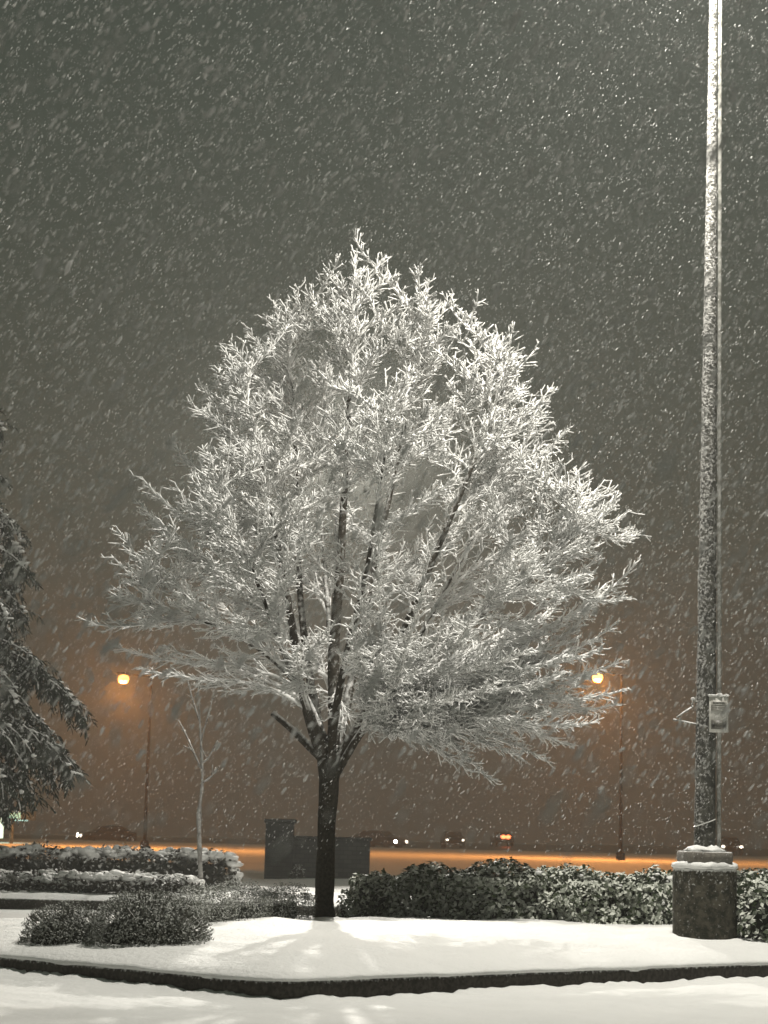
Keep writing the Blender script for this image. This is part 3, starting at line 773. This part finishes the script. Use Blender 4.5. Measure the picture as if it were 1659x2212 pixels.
# ------------------------------------------------------------------ lamp posts of the parking lot
PB = on(1533, 2041, .245); PB[2] = bz(PB[0], PB[1] + .3) - .02; PB[1] += .34
def lamp_post(base, label, lean, power, detail, group, H=13.1):
    root = tag(empty('lamp_post', base), label, 'lamp post', group)
    x, y, z = base
    if detail:
        bw = .345
        prof = [(0, -.3), (bw * .985, -.3), (bw, 0), (bw * 1.005, .35), (bw * 1.01, .70), (bw * .985, .735), (0, .74)]
        MB().lathe(prof, base, 40, .004 if detail else 0).build('concrete_base', M['concrete'], root, smooth=False)
        sn = [(0, .738), (bw * 1.01, .738), (bw * 1.045, .752), (bw * 1.03, .785), (bw * .9, .805), (.2, .812), (0, .812)]
        MB().lathe(sn, base, 40, .016).build('snow_cap', M['cap_snow'], root, smooth=True)
        MB().box((x, y, z + .86), (.50, .50, .12), .12, .02).build('plinth', M['plinth'], root)
        sn = [(0, .918), (.22, .918), (.235, .93), (.20, .955), (.12, .985), (0, 1.0)]
        MB().lathe(sn, (x, y, z), 24, .02).build('snow_cap', M['cap_snow'], root, smooth=True)
    zz = np.linspace(.93 if detail else -.2, H, 160 if detail else 30)
    P = np.stack([x + lean * (zz - .9), np.full_like(zz, y), z + zz], 1)
    rr = np.interp(zz, [.9, 5, 10, 13.2], [.118, .090, .050, .040]) * (1 if detail else .72)
    mb = MB().tubes(P, rr, 20)
    if detail:                                                        # lumps of wet snow stuck to the steel
        vv = mb.v[0]; ax = np.repeat(P, 20, 0)
        d = np.clip(fbm(vv * 9.0, 3), -.2, 1) * .10 * np.clip((vv[:, 2] - .8) / 3, .3, 1)
        mb.v[0] = ax + (vv - ax) * (1 + d)[:, None]
    mb.build('pole', M['post_snow'] if detail else M['dark_steel'], root, smooth=True)
    if detail:
        cp = P + np.stack([rr + .030, -rr * .35, np.zeros_like(rr)], 1)
        MB().tubes(cp, np.full(len(cp), .024), 8).build('conduit', M['conduit'], root, smooth=True)
        th = np.linspace(0, 2 * np.pi, 24); c0 = z + 1.23
        ring = np.stack([x + .121 * np.cos(th) + lean * .3, y + .121 * np.sin(th), c0 + .045 * np.cos(th)], 1)
        MB().tubes(ring, np.full(24, .006), 6).build('cable_tie', M['band'], root)
    top = P[-1]
    a0 = np.array([top[0], top[1], top[2] - .12]); hx = np.array([-.40, -1.0, .06]) if detail else np.array([0, -1.0, .06])
    hx = unit(hx)
    reach = 1.5 if detail else 1.0
    arm = np.stack([a0 + hx * k for k in np.linspace(0, reach - .3, 6)])
    MB().tubes(arm, np.full(6, .035), 8).build('arm', M['dark_steel'], root)
    hc = a0 + hx * reach
    ang = math.atan2(hx[1], hx[0])
    lum = MB().box(hc, (.72, .36, .13), ang, .04).build('luminaire', M['dark_steel'], root)
    MB().box(hc - np.array([0, 0, .072]), (.56, .28, .012), ang).build('lens', glow('white_lamp_lens', WHITE_LAMP, 30 if detail else .8), lum)
    MB().box(hc + np.array([0, 0, .085]), (.70, .35, .04), ang, .018).build('snow_cap', M['cap_snow'], lum)
    ld = bpy.data.lights.new('lamp_light', 'AREA' if detail else 'SPOT'); ld.energy = power; ld.color = WHITE_LAMP
    if detail: ld.shape = 'DISK'; ld.size = .30
    else: ld.shadow_soft_size = .14; ld.spot_size = R(70); ld.spot_blend = .9
    lo = bpy.data.objects.new('lamp_light', ld); link(lo, root)
    lo.location = Vector(hc - np.array([0, 0, .10]) - np.asarray(base))
    if not detail: lo.rotation_euler = Vector((.8 - hc[0], 18.5 - hc[1], .3 - hc[2])).to_track_quat('-Z', 'Y').to_euler()
    return root
M['conduit'] = snowy('conduit_snow', (.12, .12, .10), (.26, .26, .23), -.3, 1.0, 16, 1.0, 8, .7)
M['band'] = plain('pale_band', (.6, .6, .57), .4)
lamp_post(PB, 'tall snow plastered lamp post on a round concrete base by the hedge', .0105, P_LAMP_A, True, None)
LB = at(705, 1890, 50.0); LB[2] = 0.0
lamp_post(LB, 'parking lot lamp standing hidden behind the trunk and crown of the snowy tree', 0.0, P_LAMP_B, False, None, 11.0)

# sign and bracket on the near post
def post_at(z): return np.array([PB[0] + .0105 * (z - PB[2] - .9), PB[1], z])
c = at(1552.5, 1543, PB[1] - .17)
sg = tag(empty('parking_sign', c), 'small white rectangular sign plate with a dark lower panel on the lamp post', 'sign')
w, h = .208, .395
M['sign_white'] = plain('sign_white', (.62, .61, .57), .5, 0, 30, .1)
M['sign_grey'] = plain('sign_grey', (.30, .29, .26), .5, 0, 30, .2)
M['sign_dark'] = plain('sign_dark', (.10, .095, .08), .5, 0, 40, .3)
MB().box(c, (w, .012, h), -.10, .005).build('plate', M['sign_white'], sg)
cr, sr = math.cos(-.10), math.sin(-.10)
def on_plate(u, v_, dz=.0085): return c + np.array([u * cr + dz * sr, u * sr - dz * cr, v_])
MB().box(on_plate(0, .095), (w * .80, .003, .11), -.10).build('text_panel', M['sign_grey'], sg)
mb = MB()
for j, ww in enumerate((.62, .50, .66, .44)):
    mb.box(on_plate(0, .133 - j * .026, .0115), (w * ww, .002, .010), -.10)
mb.build('printed_lines', plain('sign_print', (.40, .39, .36), .6), sg)
MB().box(on_plate(0, -.115), (w * .80, .003, .095), -.10).build('dark_panel', M['sign_dark'], sg)
mb = MB()
for u in (-.058, .058): mb.box(on_plate(u, -.120, .0115), (.026, .002, .048), -.10)
mb.build('printed_marks', plain('sign_black', (.02, .018, .015), .6), sg)
mb = MB(); blobs(mb, np.stack([on_plate(u, h / 2 + .008, -.002) for u in np.linspace(-.09, .09, 9)]), np.tile(np.array([.020, .014, .012]), (9, 1)) * rng.uniform(.7, 1.3, (9, 1)), .3)
blobs(mb, np.stack([on_plate(.0, h / 2 + .018, -.002), on_plate(.02, h / 2 + .020, -.002)]), np.array([[.026, .014, .014], [.02, .014, .014]]), .3)
mb.build('snow_cap', M['cap_snow'], sg, smooth=True)
# two thin rods reaching out from the other side of the post
br = tag(empty('sign_bracket', at(1505, 1535, PB[1])), 'pair of thin snowy bracket rods sticking out left of the lamp post', 'bracket')
D_ = PB[1]
j1, j2, j3, t1, t2 = at(1494, 1528, D_ - .02), at(1497, 1512, D_ - .02), at(1492, 1562, D_ - .02), at(1462, 1550, D_ - .05), at(1456, 1555, D_ - .05)
m_rod = snowy('snowy_rod', (.18, .18, .16), (.3, .3, .27), -.6, .5, 20, .6)
MB().tubes(np.stack([at(1512, 1520, D_), j2, j1]), np.array([.012, .012, .012]), 8).build('mount', m_rod, br)
MB().tubes(np.stack([j1, (j1 + t1) / 2 + [0, 0, .004], t1]), np.full(3, .011), 8).build('rod', m_rod, br)
t3 = at(1455, 1554, D_ - .05)
MB().tubes(np.stack([at(1512, 1566, D_), j3, (j3 + t3) / 2, t3]), np.full(4, .011), 8).build('rod', m_rod, br)
mb = MB(); blobs(mb, [j2 + [0, 0, .012], j1 + [.01, 0, .012]], [[.028, .02, .02], [.016, .014, .012]], .3); mb.build('snow_cap', M['cap_snow'], br, smooth=True)

# ------------------------------------------------------------------ stone sign in the far bed
D = 46.0
x0, x1, x2 = at(572, 1893, D)[0], at(632, 1893, D)[0], at(798, 1893, D)[0]
zt1, zt2 = at(600, 1771, D)[2], at(720, 1809, D)[2]
ms = tag(empty('monument_sign', ((x0 + x2) / 2, D, .2)), 'dark stone monument sign with a taller left pillar behind the trunk', 'sign')
MB().box(((x0 + x1) / 2, D, (zt1 - .06) / 2), (x1 - x0, .62, zt1 - .06), 0, .02).build('pillar', M['stone'], ms)
MB().box(((x0 + x1) / 2 + .01, D, zt1 - .025), (x1 - x0 + .08, .70, .09), 0, .02).build('pillar_cap', M['stone'], ms)
MB().box(((x1 + x2) / 2 - .002, D, (zt2 - .05) / 2), (x2 - x1, .40, zt2 - .05), 0, .02).build('panel', M['stone'], ms)
MB().box(((x1 + x2) / 2 + .02, D, zt2 - .02), (x2 - x1 + .04, .48, .07), 0, .02).build('panel_cap', M['stone'], ms)
# ------------------------------------------------------------------ sodium street lamps
M['bulb'] = glow('sodium_bulb', (1.0, .40, .09), 7)
M['street_pole'] = plain('street_pole', (.006, .0055, .005), 1.0, 0); M['street_pole'].node_tree.nodes['Principled BSDF'].inputs['Specular IOR Level'].default_value = 0
def street_lamp(lx, ly, polex, label, D=109.0, power=P_SODIUM):
    top = at(lx, ly, D); px_ = at(polex, ly, D)[0]
    gz = 0.0
    root = tag(empty('street_lamp', (px_, D, gz)), label, 'street lamp', 'sodium street lamps along the far street')
    hgt = top[2] + .25
    MB().tubes(np.stack([[px_, D, z] for z in np.linspace(-.1, hgt - .1, 12)]), np.linspace(.10, .06, 12), 10).build('pole', M['street_pole'], root)
    MB().lathe([(0, 0), (.24, 0), (.24, .35), (.16, .42), (0, .42)], (px_, D, gz), 14).build('foot', M['street_pole'], root)
    arm = np.linspace(np.array([px_ - .02, D, hgt - .12]), np.array([top[0] + .25, D, hgt]), 12)
    MB().tubes(arm, np.linspace(.042, .03, 12), 8).build('arm', M['street_pole'], root)
    hd = MB().box((top[0], D, hgt), (.75, .34, .16), 0, .06).build('lamp_head', M['street_pole'], root)
    v, t = ico(); MB().add(v * np.array([.29, .26, .26]) + np.array([top[0], D, hgt - .25]), t=t).build('bulb', M['bulb'], hd, smooth=True)
    ld = bpy.data.lights.new('sodium_light', 'POINT'); ld.energy = power; ld.color = SODIUM; ld.shadow_soft_size = .15
    lo = bpy.data.objects.new('sodium_light', ld); link(lo, root); lo.location = (top[0] - px_, -.1, hgt - .75)
    ld = bpy.data.lights.new('sodium_downlight', 'SPOT'); ld.energy = power * .45; ld.color = SODIUM; ld.shadow_soft_size = .15; ld.spot_size = R(172); ld.spot_blend = .35
    lo = bpy.data.objects.new('sodium_downlight', ld); link(lo, root); lo.location = (top[0] - px_, -.1, hgt - .78)
    return root
street_lamp(267, 1466, 327, 'orange street lamp glowing over the sapling on the left')
street_lamp(-300, 1330, -240, 'added orange street lamp, unseen beyond the left edge, lighting the far snow', 74.0, 2000.0)  # extra lamp out of view, added to light the orange snow evenly
street_lamp(2010, 1370, 2070, 'added orange street lamp, unseen beyond the right edge, lighting the far snow', 74.0, 2000.0)  # its unseen counterpart, likewise added for the light on the snow
street_lamp(1291, 1463, 1343, 'orange street lamp glowing through twig tips on the right of the tree')

# ------------------------------------------------------------------ far cars
M['car_paint'] = plain('dark_car_paint', (.03, .03, .035), .35, .3)
M['car_glass'] = plain('car_glass', (.02, .022, .025), .1)
M['tyre'] = plain('tyre', (.015, .015, .015), .9)
M['head'] = glow('headlight_glow', (1.0, .93, .75), 45)
M['head_dim'] = glow('headlight_dim', (1.0, .85, .66), 5)
M['tail'] = glow('tail_light_glow', (1.0, .16, .05), 8)
def car(loc, rz, label, lights, lamp_z=.65, hs=.15, cat='car', wide=.68):
    root = tag(empty('car', loc, rz), label, cat, 'cars on the far street')
    def tw(mb): mb.v = [to_world(root, x) for x in mb.v]; return mb
    # side profile swept across the width: front is -y
    prof = np.array([(-2.15, .35), (-2.2, .62), (-2.05, .82), (-1.1, .95), (-.45, 1.38), (.95, 1.42), (1.75, 1.0), (2.15, .92), (2.2, .5), (2.1, .32)])
    rows = []
    for sx, k in ((-.88, .96), (-.82, 1), (0, 1.015), (.82, 1), (.88, .96)):
        inset = np.where(prof[:, 1] > 1.0, .80, 1.0)
        rows.append(np.stack([np.full(len(prof), sx) * inset, prof[:, 0] * k, prof[:, 1] * k], 1))
    Rw = np.stack(rows); idx = np.arange(50).reshape(5, 10)
    q = np.stack([idx[:-1], idx[1:], np.roll(idx[1:], -1, 1), np.roll(idx[:-1], -1, 1)], -1).reshape(-1, 4)
    mb = MB().add(Rw.reshape(-1, 3), q)
    for r_ in (0, 4): 
        c_ = mb.n; mb.v.append(Rw[r_].mean(0)[None]); mb.n += 1; mb.t.append(np.stack([idx[r_], np.roll(idx[r_], -1), np.full(10, c_)], -1))
    tw(mb).build('body', M['car_paint'], root)
    tw(MB().add(np.array([[-.62, -1.10, 1.0], [.62, -1.10, 1.0], [.54, -.52, 1.36], [-.54, -.52, 1.36]]) + [0, -.03, .03], [[0, 1, 2, 3]])).build('windscreen', M['car_glass'], root)
    for sx in (-.8, .8):
        for y in (-1.35, 1.35):
            mb = MB().tubes(np.array([[sx - .1, y, .32], [sx + .1, y, .32]]), np.array([.32, .32]), 16); tw(mb).build('wheel', M['tyre'], root)
    v, t = ico()
    for sx, m_, on_ in lights:
        tw(MB().add(v * np.array([hs, .07, hs * .7]) + np.array([sx * wide, -2.16, lamp_z]), t=t)).build('headlight' if m_ != 'tail' else 'tail_light', M[m_], root, smooth=True)
    return root
def street_z(x, y): return float(far_drop(np.array([x]), np.array([y]))[0]) + .008
def car_at(px, py, D, sx, lamp_z, **k):
    p = at(px, py, D); return (p[0] - sx, D + 2.16, street_z(p[0], D))
c = at(1596, 1829, 152)
car((c[0], 157, street_z(c[0], 157)), 0, 'far car coming head on, two pale headlights right of the lamp post', [(-1, 'head_dim', 1), (1, 'head_dim', 1)], .68)
c = at(978, 1810, 176)
car((c[0], 176, street_z(c[0], 176)), .06, 'far car with two faint headlights above the middle of the laurel hedge', [(-1, 'head_dim', 1), (1, 'head_dim', 1)], .72, .11)
c = at(207, 1803, 158)
car((c[0] + .6, 160, street_z(c[0], 160)), -1.25, 'far car with one bright headlight above the snow topped hedge', [(-1, 'head', 1), (1, 'head_dim', 1)], .62, .20)
c = at(800, 1818, 155)
car((c[0] + .62, 158, street_z(c[0], 158)), .9, 'far car with one bright headlight at the right end of the stone sign', [(-1, 'head', 1), (1, 'head_dim', 1)], .62, .17)
c = at(1085, 1806, 205)
car((c[0], 205, street_z(c[0], 205)), .1, 'far car showing red lights above the laurel hedge', [(-.35, 'tail', 1), (.35, 'tail', 1)], .95, .26)

# ------------------------------------------------------------------ lit canopy far off at the left edge
D = 118.0
a = at(-80, 1790, D); b_ = at(48, 1790, D)
zc = at(10, 1778, D)[2]
cn = tag(empty('lit_canopy', ((a[0] + b_[0]) / 2, D, 0)), 'brightly lit pale green canopy far off below the conifer', 'canopy')
wx = b_[0] - a[0]; cxm = (a[0] + b_[0]) / 2
MB().box((cxm, D + 2, zc + .45), (wx, 5, .5), 0, .05).build('roof', plain('canopy_roof', (.10, .12, .115), .6), cn)
MB().box((cxm, D - .53, zc + .45), (wx * .98, .05, .34), 0).build('fascia', glow('canopy_fascia', (.30, .62, .54), .9), cn)
for x in (a[0] + .8, cxm, b_[0] - .6): MB().tubes(np.array([[x, D, -.1], [x, D, zc + .2]]), np.array([.12, .12]), 8).build('pillar', plain('canopy_pillar', (.12, .13, .12), .5), cn)
MB().box((cxm, D + 2, zc + .175), (wx * .8, 3.6, .04), 0).build('light_panel', glow('canopy_panel', (.6, 1.0, .88), 1.6), cn)
MB().box((at(6, 1770, D)[0], D - .9, zc - .1), (.45, .12, 1.5), 0, .03).build('light_box', glow('canopy_sign', (.65, 1.0, .90), 1.3), cn)

# ------------------------------------------------------------------ falling snow: wet ragged clumps, leaning with the wind
def flakes(n, lo, hi, scale=1.0):
    C = rng.uniform(lo, hi, (n, 3))
    ax = unit(np.array([.52, .05, .85]) + rng.normal(size=(n, 3)) * .13)
    s1 = unit(np.cross(ax, rng.normal(size=(n, 3)))); s2 = np.cross(ax, s1)
    L = (rng.gamma(3.0, .0026, n)[:, None] + .003) * scale; Wd = L * rng.uniform(.16, .36, (n, 1))
    rows = []
    for k, w in ((-.5, .75), (.45, .85)):
        wob = (s1 * rng.normal(size=(n, 1)) + s2 * rng.normal(size=(n, 1))) * Wd * .3
        for a_ in range(4):
            c_, s_ = math.cos(a_ * math.pi / 2), math.sin(a_ * math.pi / 2)
            rows.append(C + ax * L * k + wob + (s1 * c_ + s2 * s_) * Wd * w * rng.uniform(.6, 1.3, (n, 1)))
    rows += [C - ax * L, C + ax * L]
    V = np.stack(rows, 1)
    f = []
    for a_ in range(4):
        b2 = (a_ + 1) % 4
        f += [[a_, b2, b2 + 4], [a_, b2 + 4, a_ + 4], [8, b2, a_], [9, a_ + 4, b2 + 4]]
    return V.reshape(-1, 3), (np.arange(n)[:, None, None] * 10 + np.array(f)[None]).reshape(-1, 3)
def flake_material():
    m, nt, b = mat_new('wet_flake')
    b.inputs['Base Color'].default_value = (.88, .88, .87, 1); b.inputs['Roughness'].default_value = .6
    tr = nt.nodes.new('ShaderNodeBsdfTranslucent'); tr.inputs[0].default_value = (.88, .88, .87, 1)
    mx = nt.nodes.new('ShaderNodeMixShader'); mx.inputs[0].default_value = .55
    nt.links.new(b.outputs[0], mx.inputs[1]); nt.links.new(tr.outputs[0], mx.inputs[2])
    nt.links.new(mx.outputs[0], nt.nodes['Material Output'].inputs['Surface'])
    return m
mb = MB()
v, t = flakes(4200, (-2.2, 2.0, 1.35), (2.2, 4.6, 3.2), 1.0); mb.add(v, t=t)
v, t = flakes(40000, (-4.5, 4.2, 1.6), (4.5, 13, 7.0), 1.35); mb.add(v, t=t)
v, t = flakes(130000, (-9, 13, 1.2), (9, 30, 13), .80); mb.add(v, t=t)
tag(mb.build('falling_snow', flake_material(), smooth=True), 'wet snowflakes blowing down to the left through the night air', 'snowfall', kind='stuff')

# ------------------------------------------------------------------ haze of the snowfall
mb = MB().box((0, 170, 6.5), (400, 460, 46))
hm = bpy.data.materials.new('haze_air'); hm.use_nodes = True
hn = hm.node_tree; hn.nodes.clear()
ho = hn.nodes.new('ShaderNodeOutputMaterial'); hv = hn.nodes.new('ShaderNodeVolumePrincipled')
hv.inputs['Color'].default_value = (.86, .88, .84, 1); hv.inputs['Density'].default_value = HAZE; hv.inputs['Anisotropy'].default_value = .35
hn.links.new(hv.outputs[0], ho.inputs['Volume'])
tag(mb.build('haze', hm), 'grey haze of the snowfall fading far things', kind='stuff')
